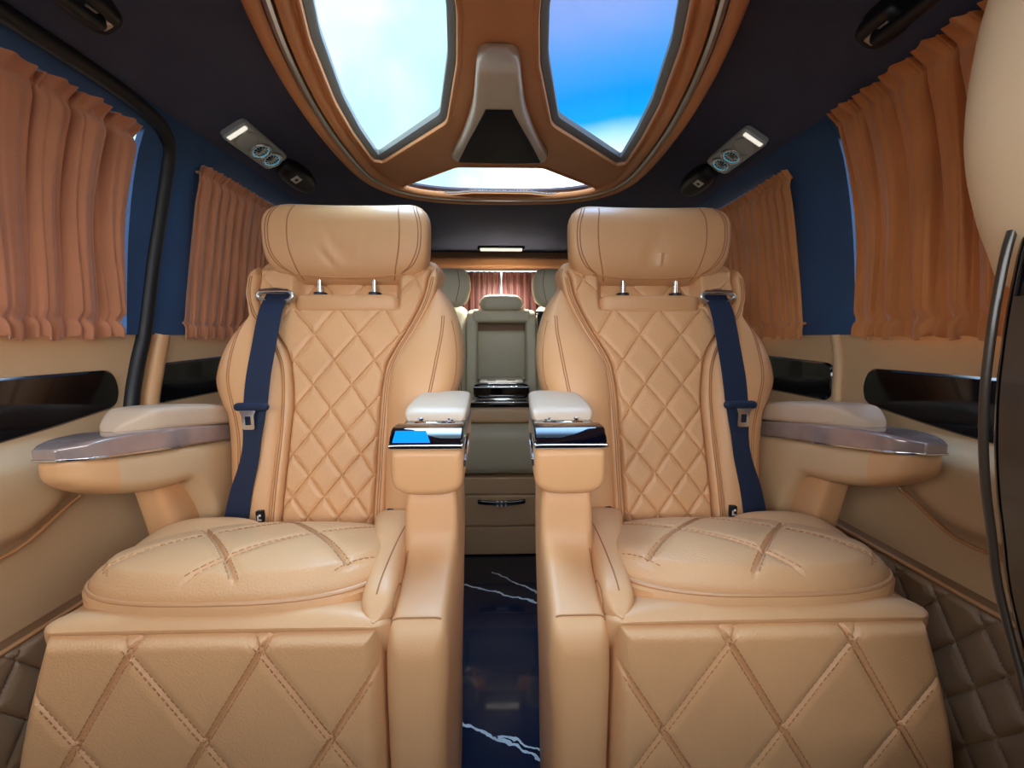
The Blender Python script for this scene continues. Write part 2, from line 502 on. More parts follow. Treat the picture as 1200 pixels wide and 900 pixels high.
    def dome(cx, cy, wx, wf, wb, nn, h, zb, q=None, NR=90, NT=320, edge=.9):
        rho = np.concatenate([np.linspace(0.02, edge, NR), edge + (1 - edge) * np.sin(np.linspace(0, PI / 2, 10)[1:]), np.linspace(1, .97, 3)[1:]])
        drop_ = np.concatenate([np.zeros(NR), 1 - np.cos(np.linspace(0, PI / 2, 10)[1:]), np.array([1.5, 2.0])])
        th = np.linspace(0, 2 * PI, NT, endpoint=False)
        c, sn = np.cos(th), np.sin(th)
        wy = np.where(sn < 0, wf, wb)
        rad = (np.abs(c / wx) ** nn + np.abs(sn / wy) ** nn) ** (-1 / nn)
        ox, oy = c * rad, sn * rad
        V = []
        for r, dr in zip(rho, drop_):
            x, y = cx + ox * r, cy + oy * r
            z = zb(y) + h * (1 - r ** 3.2) - .017 * dr
            if q is not None: z = z + q(x, y) * (1 - ss(np.full(NT, r), .86, .97))
            V.append(np.stack([x, y, z], 1))
        k = len(rho); V = np.concatenate(V)
        Fc = []
        for i in range(k - 1):
            for j in range(NT):
                w = (j + 1) % NT
                Fc.append((i * NT + j, i * NT + w, (i + 1) * NT + w, (i + 1) * NT + j))
        Fc.append(tuple(range(NT))); Fc.append(tuple((k - 1) * NT + j for j in range(NT - 1, -1, -1)))
        outl = np.stack([cx + ox * 1.0, cy + oy * 1.0, zb(cy + oy)], 1)
        return (V, Fc), outl
    plane = lambda y: pl(y, [(.44, .612), (.52, .605), (.62, .584), (.74, .553)])
    vf, outl = dome(.372, .575, .212, .117, .150, 2.8, .024, plane, q=lambda x, y: quilt(x - .372, y - .50, .165, .165, .008, .004))
    pad = mk('cushion_pad', vf, quiltm, root, s)
    o2 = outl.copy(); o2[:, 2] -= .016
    cc = np.array([.372, .575, 0])
    o2[:, :2] = cc[:2] + (o2[:, :2] - cc[:2]) * 1.005
    mk('piping', tube(o2, .0032, closed=True, N=8), piping, pad, s)
    mk('pad_band', (lambda P: (np.concatenate([P + (0, 0, .0), cc + (P - cc) * (1.03, 1.03, 1) - (0, 0, .006), cc + (P - cc) * (1.03, 1.03, 1) - (0, 0, .03)]),
        [(i + k * len(P), (i + 1) % len(P) + k * len(P), (i + 1) % len(P) + (k + 1) * len(P), i + (k + 1) * len(P)) for k in (0, 1) for i in range(len(P))]))(o2), leather, pad, s)
    vf, _ = dome(.512, .652, .098, .120, .045, 2.4, .020, lambda y: .588 + 0 * y, edge=.8)
    sh = mk('cushion_shoulder', vf, leather, root, s)
    # --- pedestal below the cushion, leg rest in front
    mk('pedestal', loft('z', 0.0, .42, .15, .56, .54, .84, n=8, r0=.01, r1=.01, nt=4), leather, root, s)
    LO = [(.06, .700), (.36, .644), (.45, .616), (.572, .568)]
    lr = mk('leg_rest', loft('z', .06, .574, .1485, LO, .450, .53, n=6, r0=.02, r1=.02, nt=30, N=64), leather, root, s)
    def lp(u, v):
        z = .08 + v * (.569 - .08)
        xa = .151 + 0 * z; xb = pl(z, LO) - .014 - .012 * (1 - v)
        x = xa + (xb - xa) * u
        e = np.minimum(np.minimum(u, 1 - u) * .42, np.minimum(v, 1 - v) * .48)
        edge = 1 - (1 - np.clip(e / .022, 0, 1)) ** 2.6
        return x, .456 - .014 * edge - edge * quilt(x - .293, z - .545, .158, .25, .0075, .0042), z
    lq = mk('quilted_panel', sheet(lp, 220, 260), quiltm, lr, s)
    # --- inner console between seat and aisle
    ctop = [(.44, .545), (.46, .566), (.50, .580), (.54, .596), (.565, .625), (.582, .70), (.62, .72), (.82, .72)]
    con = mk('side_console', loft('y', .440, .82, lambda y: float(pl(y, [(.44, .064), (.6, .064), (.82, .078)])), [(.44, .147), (.60, .150), (.82, .155)], 0, ctop, n=9, r0=.022, r1=.01, nt=60, N=64,
             disp=lambda V: np.stack([V[:, 0] + .012 * (1 - ss(V[:, 2], .30, .56)) * (V[:, 0] < .1), V[:, 1], V[:, 2]], 1)), leather, root, s)
    mk('console_head', loft('y', .538, .79, [(.538, .052), (.79, .060)], [(.538, .158), (.79, .160)], [(.538, .700), (.58, .692), (.79, .690)], .770, n=9, n2=3.2, r0=.012, r1=.012, nt=20, N=64), leather, root, s)
    mk('chrome_strip', loft('y', .5355, .59, .051, .159, .7695, .7785, n=9, r0=.003, r1=.003, nt=4), chrome, root, s, label='bright chrome strip')
    mk('console_trim', loft('y', .586, .79, [(.586, .0515), (.79, .060)], [(.586, .159), (.79, .160)], .7695, .783, n=9, r0=.002, r1=.004, nt=6), satin, root, s)
    scr = mk('touchscreen', prism([(.5365, .778), (.552, .7960), (.558, .798), (.588, .797), (.588, .778)], .0525, .1575, 'x', .002), glassblk, root, s, label='black glass control screen')
    if s < 0:  # glowing patch stands in for the blue pane reflected in this screen
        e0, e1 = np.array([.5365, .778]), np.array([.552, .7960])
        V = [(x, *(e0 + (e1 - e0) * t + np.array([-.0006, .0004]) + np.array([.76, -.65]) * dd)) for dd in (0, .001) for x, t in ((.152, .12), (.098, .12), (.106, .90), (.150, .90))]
        mk('screen_reflection', (np.array(V), [(0, 1, 2, 3), (7, 6, 5, 4), (0, 4, 5, 1), (1, 5, 6, 2), (2, 6, 7, 3), (3, 7, 4, 0)]), reflblue, scr, s, label='painted blue reflection')
    rim = mk('cup_recess', prism([(.588, .780), (.588, .793), (.640, .793), (.640, .780)], .056, .154, 'x', .002), piano, root, s)
    mk('cup_ring', tube([(.105 + .030 * math.cos(a), .615 + .020 * math.sin(a), .7945) for a in np.linspace(0, 2 * PI, 32, endpoint=False)], .003, closed=True), chrome, rim, s)
    mk('console_armrest', loft('y', .624, .80, [(.624, .058), (.65, .055), (.80, .060)], [(.624, .155), (.65, .160), (.80, .163)], .786, [(.624, .798), (.648, .812), (.80, .822)], n=5, r0=.012, r1=.02, nt=20, N=48), greige, root, s, label='grey-beige armrest pad')
    sl = mk('side_slot', prism(round_poly([(.552, .742), (.558, .736), (.635, .760), (.635, .770), (.625, .770)], .004), .050, .060, 'x', .001), piano, root, s)
    mk('slot_insert', prism(round_poly([(.562, .747), (.566, .743), (.615, .758), (.615, .765)], .003), .049, .053, 'x', .0006), chrome, sl, s)
    # --- outer armrest
    ka = .012 if s < 0 else 0
    ain = [(.530, .622), (.545, .602), (.57, .592), (.68, .580), (.84, .572)]
    aout = [(.530, .652), (.545, .664), (.60, .674), (.84, .672)]
    ain = [(a, b - ka) for a, b in ain]; aout = [(a, b - ka) for a, b in aout]
    ab = [(.53, .730), (.555, .706), (.60, .682), (.66, .666), (.70, .660), (.735, .60), (.755, .53), (.84, .50)]
    am = mk('armrest', loft('y', .580, .84, ain, aout, ab, [(.53, .758), (.84, .712)], n=7, n2=3.0, r0=0, r1=.01, nt=50, N=48), beige, root, s)
    mk('armrest_nose', loft('y', .530, .5805, ain, aout, ab, [(.53, .758), (.84, .712)], n=7, n2=3.0, r0=.008, r1=0, nt=20, N=48), leather, am, s, label='tan leather nose')
    mk('wood_band', loft('y', .5265, .842, [(a, b - .0025) for a, b in ain], [(a, b + .0015) for a, b in aout], [(.526, .758), (.842, .711)], [(.526, .776), (.57, .782), (.842, .744)], n=10, r0=.003, r1=.003, nt=40), wood, am, s, label='satin grey wood band')
    mk('chrome_line', loft('y', .5255, .68, [(a, b - .0035) for a, b in ain], [(a, b + .002) for a, b in aout], [(.525, .7585), (.68, .735)], [(.525, .7625), (.68, .7385)], n=10, r0=.001, r1=.001, nt=20), chrome, am, s)
    mk('armrest_pad', loft('y', .612, .845, [(.612, .622 - ka), (.655, .588 - ka), (.845, .567 - ka)], [(.612, .650 - ka), (.655, .670 - ka), (.845, .676 - ka)], [(.612, .775), (.845, .743)], [(.612, .787), (.655, .812), (.74, .803), (.845, .782)], n=5, r0=.01, r1=.015, nt=30, N=48), greige, am, s, label='grey-beige armrest pad')
    mk('armrest_bracket', loft('z', .44, .69, .598, .655, [(.44, .71), (.69, .66)], .78, n=5, r0=.01, r1=.01, nt=8), leather, am, s)
    # --- twin rows of stitches beside the quilting grooves
    def stitches(panel, w, h, ca, cb, box, to3, d, gap=.0042):
        v, f = WORLD[panel]
        B = BVHTree.FromPolygons([Vector(x) for x in v], f)
        L = math.hypot(w, h); out = []
        for sg in (-1, 1):
            dirv = np.array([w, -sg * h]) / L; nv = np.array([sg * h, w]) / L
            nv = np.array([-dirv[1], dirv[0]])
            for k in range(-4, 5):
                p0 = np.array([ca + k * w, cb])
                for o in (-gap, gap):
                    for t in np.arange(-.6, .6, .0085):
                        a, b = p0 + nv * o + dirv * t, p0 + nv * o + dirv * (t + .0055)
                        if all(box(q) for q in (a, b)):
                            P = drop(B, [to3(a), to3(b)], d, 0, .0001)
                            if np.linalg.norm(P[1] - P[0]) < .012: out.append(tube(P, .0008, N=5))
        sv, sf = join(*out)
        sv = sv - LOC[panel]
        bm = bmesh.new(); bm.from_mesh(panel.data)
        vv = [bm.verts.new(p) for p in sv]
        for q in sf:
            fc = bm.faces.new([vv[i] for i in q]); fc.material_index = 1; fc.smooth = True
        bm.to_mesh(panel.data); bm.free()
        panel.data.materials.append(stitch)
    stitches(lq, .158, .25, .293, .545, lambda q: .160 < q[0] < float(pl(q[1], LO)) - .034 and .10 < q[1] < .557, lambda q: (s * q[0], .30, q[1]), (0, 1, 0))
    stitches(pad, .165, .165, .372, .50, lambda q: ((abs(q[0] - .372) / .212) ** 2.8 + (abs(q[1] - .575) / (.117 if q[1] < .575 else .150)) ** 2.8) < .80, lambda q: (s * q[0], q[1], .75), (0, 0, -1))
    # --- seams laid on the leather
    Bk, Bc = bvh_of([core, bo, bi] + bors), bvh_of([ib, con, cu])
    def seam(parent, pts, d=(0, 1, 0), start=.6, r=.0011, mt=thread, dx=0, B=Bk):
        a = smooth_path(pts, 8)
        a[:, 0] = (a[:, 0] + dx) * s
        mk('seam', tube(drop(B, a, d, start, .0002), r, N=6), mt, parent)
    zs = [.56, .65, .75, .85, .90, .94, .98, 1.02, 1.06]
    for dx in (.0, .004):
        seam(bors[0], [(float(pl(z, CIN)) + .006, .8, z) for z in zs], dx=dx)
        seam(bors[1], [(float(pl(z, COUT)) - .006, .8, z) for z in zs], dx=-dx)
    for dx in (0, .0045):
        seam(bo, [(float(pl(z, COUT)) * .38 + float(pl(z, BOUT)) * .62, .8, z) for z in (.66, .74, .80, .85, .90, .94, .965)], dx=dx)
        seam(bi, [(float(pl(z, CIN)) * .38 + float(pl(z, BIN)) * .62, .8, z) for z in (.66, .74, .80, .85, .90, .94, .975)], dx=-dx)
    seam(bo, [(float(pl(z, BOUT)) - .010, .8, z) for z in (.62, .75, .80, .845, .89, .93, .955)])
    seam(bi, [(float(pl(z, BIN)) + .010, .8, z) for z in (.74, .80, .845, .89, .93, .965)])
    seam(ib, [(.160, y, .7) for y in (.47, .53, .59, .65, .72)], (0, 0, -1), .2, B=Bc)
    seam(con, [(.139, y, .9) for y in (.46, .49, .53, .555)], (0, 0, -1), .2, B=Bc)
    seam(con, [(x, .462, .9) for x in (.075, .095, .115, .139)], (0, 0, -1), .2, B=Bc)
    # --- airbag tags hanging from the backrest seams
    for x, z in ((.216, .582), (.468, .582)):
        p = drop(bvh_of([core, bo, bi, qm] + bors), [(s * x, .8, z)], (0, 1, 0), .5, 0)[0]
        y = p[1] - .001
        tg = mk('airbag_tag', prism(round_poly([(p[0] - .0065, z - .012), (p[0] + .0065, z - .012), (p[0] + .0065, z + .012), (p[0] - .0065, z + .012)], .0015), y - .005, y + .004, 'y', .0006), rubber, root, label='small black airbag tag')
        yy = y - .0052
        c = [(p[0] + .0016 + .0024 * math.cos(a), z + .004 + .0024 * math.sin(a)) for a in np.linspace(0, 2 * PI, 16, endpoint=False)]
        body = [(p[0] - .004, z - .007), (p[0] + .0045, z - .007), (p[0] + .0045, z - .0045), (p[0] - .001, z - .003), (p[0] - .0005, z + .002), (p[0] - .0035, z + .004)]
        mk('tag_emblem', join(prism(c, yy - .0004, yy + .001, 'y'), prism(body, yy - .0004, yy + .001, 'y')), white, tg)
    return root, dict(core=core, bo=bo, b1=bors[1], qm=qm)

seatR, partsR = build_seat(1, 'tan quilted captain seat right of the marble aisle, black screen on its console')
seatL, partsL = build_seat(-1, 'tan quilted captain seat left of the marble aisle, painted blue reflection on its screen')

# ------------------------------------------------------------------ seat belts
def build_belt(s, parts, label):
    B = bvh_of([parts[k] for k in ('core', 'bo', 'qm', 'b1')])
    ctr = smooth_path([(.474, 0, 1.022), (.475, 0, .98), (.477, 0, .90), (.479, 0, .82), (.480, 0, .78), (.487, 0, .70), (.503, 0, .63), (.512, 0, .566)], 8)
    n = len(ctr)
    wid = pl(np.linspace(0, 1, n), [(0, .024), (.45, .0235), (.58, .0215), (.68, .017), (.85, .021), (1, .024)])
    surf = []
    for i in range(n):
        ys = drop(B, [(s * (ctr[i, 0] + k * wid[i]), .4, ctr[i, 2]) for k in (-1, -.5, 0, .5, 1)], (0, 1, 0), .0)[:, 1]
        surf.append(ys.min() - .0045)
    surf = np.array(surf); y = surf.copy()
    for _ in range(300):                       # pull the strap taut over what it lies on
        y[1:-1] = np.minimum(surf[1:-1], .5 * (y[:-2] + y[2:]))
    root = thing('seat_belt', label, 'seat belt', (s * ctr[-1, 0], y[-1], ctr[-1, 2]), 'navy seat belts over the captain seats')
    V, Fc = [], []
    for i in range(n):
        tw = pl(i / (n - 1), [(0, 0), (.5, 0), (.7, .25), (1, .15)])
        for k, dy in ((-1, 0), (1, 0), (1, .0022), (-1, .0022)):
            V.append((s * (ctr[i, 0] + k * wid[i]), y[i] + dy + k * 0 * tw, ctr[i, 2]))
    for i in range(n - 1):
        for j in range(4):
            Fc.append((i * 4 + j, i * 4 + (j + 1) % 4, i * 4 + 4 + (j + 1) % 4, i * 4 + 4 + j))
    Fc += [(0, 1, 2, 3), tuple((n - 1) * 4 + j for j in (3, 2, 1, 0))]
    mk('webbing', (np.array(V), Fc), webm, root, label='navy webbing strap')
    yb = y[0]
    cx, cz = s * .474, 1.018
    rr = [(cx + .036 * math.cos(a) * (1 if True else 1), yb - .009, cz - .002 + .0135 * math.sin(a)) for a in np.linspace(0, 2 * PI, 40, endpoint=False)]
    gd = mk('belt_guide', tube(rr, .0045, closed=True, N=10), satin, root, label='satin metal belt guide')
    mk('guide_bar', tube([(cx - .030, yb - .012, cz + .009), (cx + .030, yb - .012, cz + .009)], .004, N=10), chrome, gd)
    i = int(np.argmin(np.abs(ctr[:, 2] - .795)))
    cx, cz, yy = s * ctr[i, 0], ctr[i, 2], y[i] - .009
    st = mk('belt_stopper', loft('x', cx - .034, cx + .034, yy - .008, yy + .006, cz - .008, cz + .008, n=2.6, r0=.010, r1=.010, nt=8), webm, root)
    w = .0115
    outer = round_poly([(cx + s * .006 - w, cz - .044), (cx + s * .006 + w, cz - .044), (cx + s * .006 + w, cz - .016), (cx + s * .006 + w + .005, cz - .006), (cx + s * .006 - w - .005, cz - .006), (cx + s * .006 - w, cz - .016)], .004, 5)
    inner = round_poly([(cx + s * .006 - .0055, cz - .035), (cx + s * .006 + .0055, cz - .035), (cx + s * .006 + .0055, cz - .018), (cx + s * .006 - .0055, cz - .018)], .002, 5)
    allp = [Vector((p[0], p[1], 0)) for p in outer] + [Vector((p[0], p[1], 0)) for p in inner]
    tri = tessellate_polygon([[Vector((p[0], p[1], 0)) for p in outer], [Vector((p[0], p[1], 0)) for p in inner]])
    nA = len(allp)
    V = [(p.x, yy - .006, p.y) for p in allp] + [(p.x, yy - .003, p.y) for p in allp]
    Fc = [tuple(t) for t in tri] + [tuple(i + nA for i in reversed(t)) for t in tri]
    for a, k in ((0, len(outer)), (len(outer), len(inner))):
        for i in range(k):
            j = (i + 1) % k
            Fc.append((a + i, a + j, a + j + nA, a + i + nA))
    mk('belt_tongue', (np.array(V), Fc), chrome, root, label='chrome buckle tongue')

build_belt(1, partsR, 'navy seat belt hanging over the outer side of the right captain seat')
build_belt(-1, partsL, 'navy seat belt hanging over the outer side of the left captain seat')

# ------------------------------------------------------------------ the shell
WX = [(0, .735), (.50, .742), (.62, .745), (.76, .745), (.88, .748), (.935, .742), (1.30, .672), (1.350, .636), (1.41, .60)]
wx = lambda z: pl(z, WX)
YR = 2.36
YF0 = -.95                                   # dashboard plane behind the camera
def struct(name, vf, mt, label, cat, parent=None, s=1, **k):
    if parent is not None: return mk(name, vf, mt, parent, s, **k)
    return mk(name, vf, mt, None, s, label=label, cat=cat, kind='structure', **k)

struct('floor', rbox(-.78, .78, YF0, YR, -.03, 0, .002), marble, 'black marble floor with thin white veins in the aisle', 'floor', loc=(0, 0, 0))

def build_wall(s):
    side = 'right' if s > 0 else 'left'
    def lower(u, v):
        y = YF0 + u * (YR - YF0); z = .0 + v * .94
        X = wx(z)
        pocket = (1 - ss(y, .60, .70)) * ss(z, .605 + .05 * ss(y, .55, .68), .645 + .05 * ss(y, .55, .68)) * (1 - ss(z, .73, .775))
        X = X - .035 * pocket
        ins = (1 - ss(z, .885, .895)) * ss(z, .765, .775)
        return X, y, z
    w = struct('wall_' + side, sheet(lower, 220, 90, off=(.04, 0, 0)), beige, f'beige leather {side} door panel wall below the curtained windows', 'wall', s=s)
    # gloss black inserts lying in the door trim
    for k, poly in enumerate((round_poly([(.05, .74), (.60, .772), (.755, .795), (.765, .83), (.755, .868), (.05, .872)], [.01, .2, .03, .03, .03, .01], 6),
                              round_poly([(.835, .785), (.835, .872), (1.25, .885), (1.25, .785)], .03, 6))):
        Xo = .7475
        V, Fc = prism(poly, Xo - .006, Xo + .02, 'x', .004)
        mk('door_panel_insert', (V, Fc), piano, w, s, label='gloss black insert')
    kz = .534 if s > 0 else .480
    def ql(u, v):                                # quilted kick panel
        y = -.05 + u * .95; z = .02 + v * (kz - .02)
        e = np.minimum(u, 1 - u) * .95; e = np.minimum(e, np.minimum(v, 1 - v) * .5)
        edge = 1 - (1 - np.clip(e / .012, 0, 1)) ** 2
        return .722 - .012 * edge - edge * quilt(y, z - .02, .062, .098, .008, .0035), y, z
    kp = mk('kick_panel', sheet(ql, 330, 200, off=(.03, 0, 0)), browncare, w, s, label='brown quilted kick panel')
    mk('piping', tube([(.712, y, kz + .001) for y in np.linspace(-.05, .9, 20)], .0035), piping, kp, s)
    # seam line under the door pocket
    pk = [(float(wx(.62)) - .012, y, .607 + .05 * float(ss(np.array(y), .55, .68))) for y in np.linspace(.1, .66, 30)]
    mk('pocket_piping', tube(pk, .003), piping, w, s)
    return w
wallL, wallR = build_wall(-1), build_wall(1)

# pillars, headers and the rear side walls between the windows
def upper(y0, y1, z0, z1, inset=0, t=.012):
    def f(u, v):
        y = y0(v) + (y1(v) - y0(v)) * u if callable(y0) else y0 + (y1 - y0) * u
        z = z0 + (z1 - z0) * v
        return wx(z) - inset, y, z
    return sheet(f, 12, 14, off=(t, 0, 0))
n_t = 0
def trim(vf, mt, label, s=1, **k):
    global n_t
    n_t += 1
    return struct('trim_%d' % n_t, vf, mt, label, 'trim', s=s, **k)
WIN = [(.10, .785), (.955, 1.72)]
for s, side in ((-1, 'left'), (1, 'right')):
    trim(upper(lambda v: .785 + .0 * v, lambda v: .957 + .0 * v, .935, 1.345, .004), navy, f'navy suede pillar between the two {side} windows', s)
    trim(upper(1.72, YR, .935, 1.345), navy, f'navy suede panel behind the rear {side} window', s)
    trim(upper(-.1, .10, .935, 1.345), navy, f'navy suede front pillar at the {side} edge of the cabin', s)
    trim(upper(-.45, YR, 1.315, 1.40, .002), navy, f'navy suede header above the {side} windows', s)
    for k, (a, b) in enumerate(WIN):
        i = (1 if s < 0 else 3) + k
        g = sheet(lambda u, v: (wx(.935 + v * .385) + .022, a - .01 + (b - a + .02) * u, .93 + v * .39), 8, 8, off=(.004, 0, 0))
        struct('window_%d' % i, g, pane, f'{"front" if k == 0 else "rear"} {side} side window behind a pleated curtain', 'window', s=s)

# rubber seal of the sliding door on the left, ridge on the right
sp_ = smooth_path([(.10, 1.345), (.45, 1.345), (.59, 1.345), (.70, 1.344), (.775, 1.338), (.825, 1.322), (.846, 1.29), (.848, 1.19), (.838, 1.08), (.826, .97), (.814, .90), (.785, .81), (.77, .74)], 8)
wxo = lambda z: float(wx(z))
trim(tube([(-wxo(z) + .003, y, z) for y, z in sp_], .0135, N=12), rubber, 'thick black rubber seal curving down the left pillar')
trim(tube([(wxo(z) - .002, y, z) for y, z in smooth_path([(.835, .935), (.828, .88), (.822, .82), (.815, .70)], 6)], .010, N=10), beige, 'raised beige ridge below the right pillar')
trim(tube([(-wxo(z) + .004, y, z) for y, z in smooth_path([(.862, .935), (.85, .88), (.826, .81), (.805, .74)], 6)], .016, N=10), leather, 'tan upright edge strip beside the left rubber seal')

struct('wall_front', join(rbox(-.76, .76, YF0 - .04, YF0, 0, .93), rbox(-.76, .76, YF0, YF0 + .32, .62, .93, .04)), plastic, 'unseen black dashboard wall added at the front end to block low light', 'wall')  # unseen, added to keep low front light off the leg rests

# ceiling with an oval opening
def oval(k=1.0, n=160, inset=0):
    th = np.linspace(0, 2 * PI, n, endpoint=False)
    c, sn = np.cos(th), np.sin(th)
    e = np.where(sn > 0, 3.0, 2.0)
    x = .419 * np.sign(c) * np.abs(c) ** (2 / e)
    y = 1.06 + np.where(sn > 0, .345, .86) * np.sign(sn) * np.abs(sn) ** (2 / e)
    P = np.stack([x, y], 1)
    return offset_poly(P, inset) if inset else P
CZ_ = [(0, 1.425), (.42, 1.425), (.50, 1.418), (.55, 1.399), (.605, 1.368), (.635, 1.352), (.66, 1.348), (.75, 1.34)]
czf = lambda x: pl(np.abs(x), CZ_)
def ceiling():
    P = oval(inset=.03)
    n = len(P); c = np.array([0, 1.06])
    V, Fc = [], []
    steps = np.linspace(0, 1, 26)
    for t in steps:
        for p in P:
            d = p - c
            k = min(.70 / max(abs(d[0]), 1e-6), ((YR - c[1]) / d[1]) if d[1] > 1e-6 else 1e9, ((-.45 - c[1]) / d[1]) if d[1] < -1e-6 else 1e9)
            q = p + (c + d * k - p) * t
            V.append((q[0], q[1], float(czf(q[0]))))
    for i in range(len(steps) - 1):
        for j in range(n):
            w = (j + 1) % n
            Fc.append((i * n + j, i * n + w, (i + 1) * n + w, (i + 1) * n + j))
    V = np.array(V); N0 = len(V)
    V = np.concatenate([V, V + (0, 0, .006)])
    Fc = Fc + [tuple(i + N0 for i in reversed(q)) for q in Fc]
    for a in (0, (len(steps) - 1) * n):
        for j in range(n):
            w = (j + 1) % n
            Fc.append((a + j, a + w, a + w + N0, a + j + N0))
    # the four rectangle corners cut off by the polar grid
    return V, Fc
struct('ceiling', ceiling(), headliner, 'black suede headliner around the oval glass roof', 'ceiling')

# ------------------------------------------------------------------ oval roof with three panes
roof = thing('panoramic_roof_frame', 'tan leather oval roof frame holding three glass panes above the aisle', 'roof frame', (0, 1.0, 1.38))
O = oval()
def solid_ring(prof): return ring_strip(O, prof)
mk('leather_ring', solid_ring([(-.004, 1.43), (-.004, 1.402), (.0, 1.392), (.005, 1.386), (.012, 1.384), (.020, 1.386), (.025, 1.392), (.025, 1.401)]), rooftan, roof)
mk('silver_ring', solid_ring([(.025, 1.401), (.0255, 1.394), (.028, 1.389), (.034, 1.387), (.039, 1.389), (.041, 1.394), (.041, 1.401)]), satin, roof, label='satin silver ring')
mk('leather_ring', solid_ring([(.041, 1.401), (.0415, 1.394), (.045, 1.388), (.053, 1.387), (.061, 1.391), (.066, 1.398), (.066, 1.4015)]), rooftan, roof)
PANES = [
    [(-.074, .42), (-.074, .62), (-.086, .72), (-.128, .898), (-.322, 1.092), (-.322, .96), (-.312, .84), (-.282, .68), (-.236, .53), (-.19, .42)],
    [(.076, .42), (.19, .42), (.236, .53), (.282, .68), (.312, .84), (.322, .96), (.326, 1.092), (.130, .903), (.086, .72), (.076, .62)],
    [(-.300, 1.272), (-.20, 1.195), (-.118, 1.130), (.118, 1.130), (.20, 1.195), (.300, 1.272), (.262, 1.322), (.15, 1.330), (.09, 1.314), (-.09, 1.314), (-.15, 1.330), (-.262, 1.322)]]
# inner leather plate with three holes
inner = offset_poly(O, .0655)
FW = (.016, .016, .0035)
holes = []
for p, fw in zip(PANES, FW):
    q = round_poly(p, .012, 4)
    holes.append(offset_poly(q, -fw))
loops = [inner] + holes
flat = np.concatenate(loops)
nF = len(flat)
def inside(P, q):
    x, y = q; c = False
    for k in range(len(P)):
        (x0, y0), (x1, y1) = P[k - 1], P[k]
        if (y0 > y) != (y1 > y) and x < (x1 - x0) * (y - y0) / (y1 - y0) + x0: c = not c
    return c
es, a = [], 0
for L in loops:
    k = len(L)
    es += [(a + i, a + (i + 1) % k) for i in range(k)]
    a += k
cv2, _, cf, *_r = delaunay_2d_cdt([Vector(q) for q in flat], es, [], 0, 1e-6)
cvn = np.array([tuple(q) for q in cv2])
tri = [tuple(f) for f in cf if (lambda c: inside(loops[0], c) and not any(inside(H, c) for H in holes))(cvn[list(f)].mean(0))]
V = np.concatenate([np.c_[cvn, np.full(len(cvn), 1.398)], np.c_[cvn, np.full(len(cvn), 1.4015)]])
Fc = tri + [tuple(i + len(cvn) for i in reversed(t)) for t in tri]
mk('roof_leather_web', (V, Fc), rooftan, roof)
lab = ['cyan-white left roof pane', 'blue right roof pane', 'small white rear roof pane']
for i, (p, fw) in enumerate(zip(PANES, FW)):
    q = round_poly(p, .012, 4)
    H = holes[i]
    dz = (0, 0, -.0135)[i]
    mk('web_lip', ring_strip(H, [(-.009, 1.3985), (-.007, 1.395), (-.003, 1.393), (.0, 1.394), (.002, 1.400), (.002, 1.412 + .8 * dz)]), rooftan, roof)
    mk('pane_surround', ring_strip(H, [(.0, 1.420 + 1.4 * dz), (.001, 1.402), (.003, 1.400), (fw - .003, 1.405 + .6 * dz), (fw, 1.408 + .7 * dz), (fw, 1.420 + 1.4 * dz)]), panegrey, roof)
    mk('roof_pane', prism(offset_poly(q, -.003), 1.412 + dz, 1.418 + dz, 'z'), (pane_l, pane_r, pane)[i], roof, label=lab[i])

# central overhead unit hanging below the web
unit = thing('overhead_unit', 'grey tapered overhead unit with black trapezoid face between the roof panes', 'overhead console', (0, .80, 1.40))
uw = [(.675, .024), (.69, .034), (.74, .041), (.80, .049), (.89, .071), (.965, .095), (1.005, .111), (1.03, .120), (1.055, .114)]
ub = [(.675, 1.380), (.70, 1.366), (.80, 1.360), (.95, 1.368), (1.055, 1.372)]
mk('housing', loft('y', .675, 1.055, lambda y: -float(pl(y, uw)), lambda y: float(pl(y, uw)), ub, 1.402, n=6, n2=5, r0=.012, r1=.012, nt=40, N=64), spinegrey, unit)
def blk(u, v):
    y = .790 + v * .247
    hw = pl(y, [(.790, .025), (1.037, .103)])
    x = (2 * u - 1) * hw
    return x, y, pl(y, ub) - .0035 + .002 * (2 * u - 1) ** 2
mk('black_face', sheet(blk, 20, 24, off=(0, 0, .006)), faceblk, unit, label='matt black face')

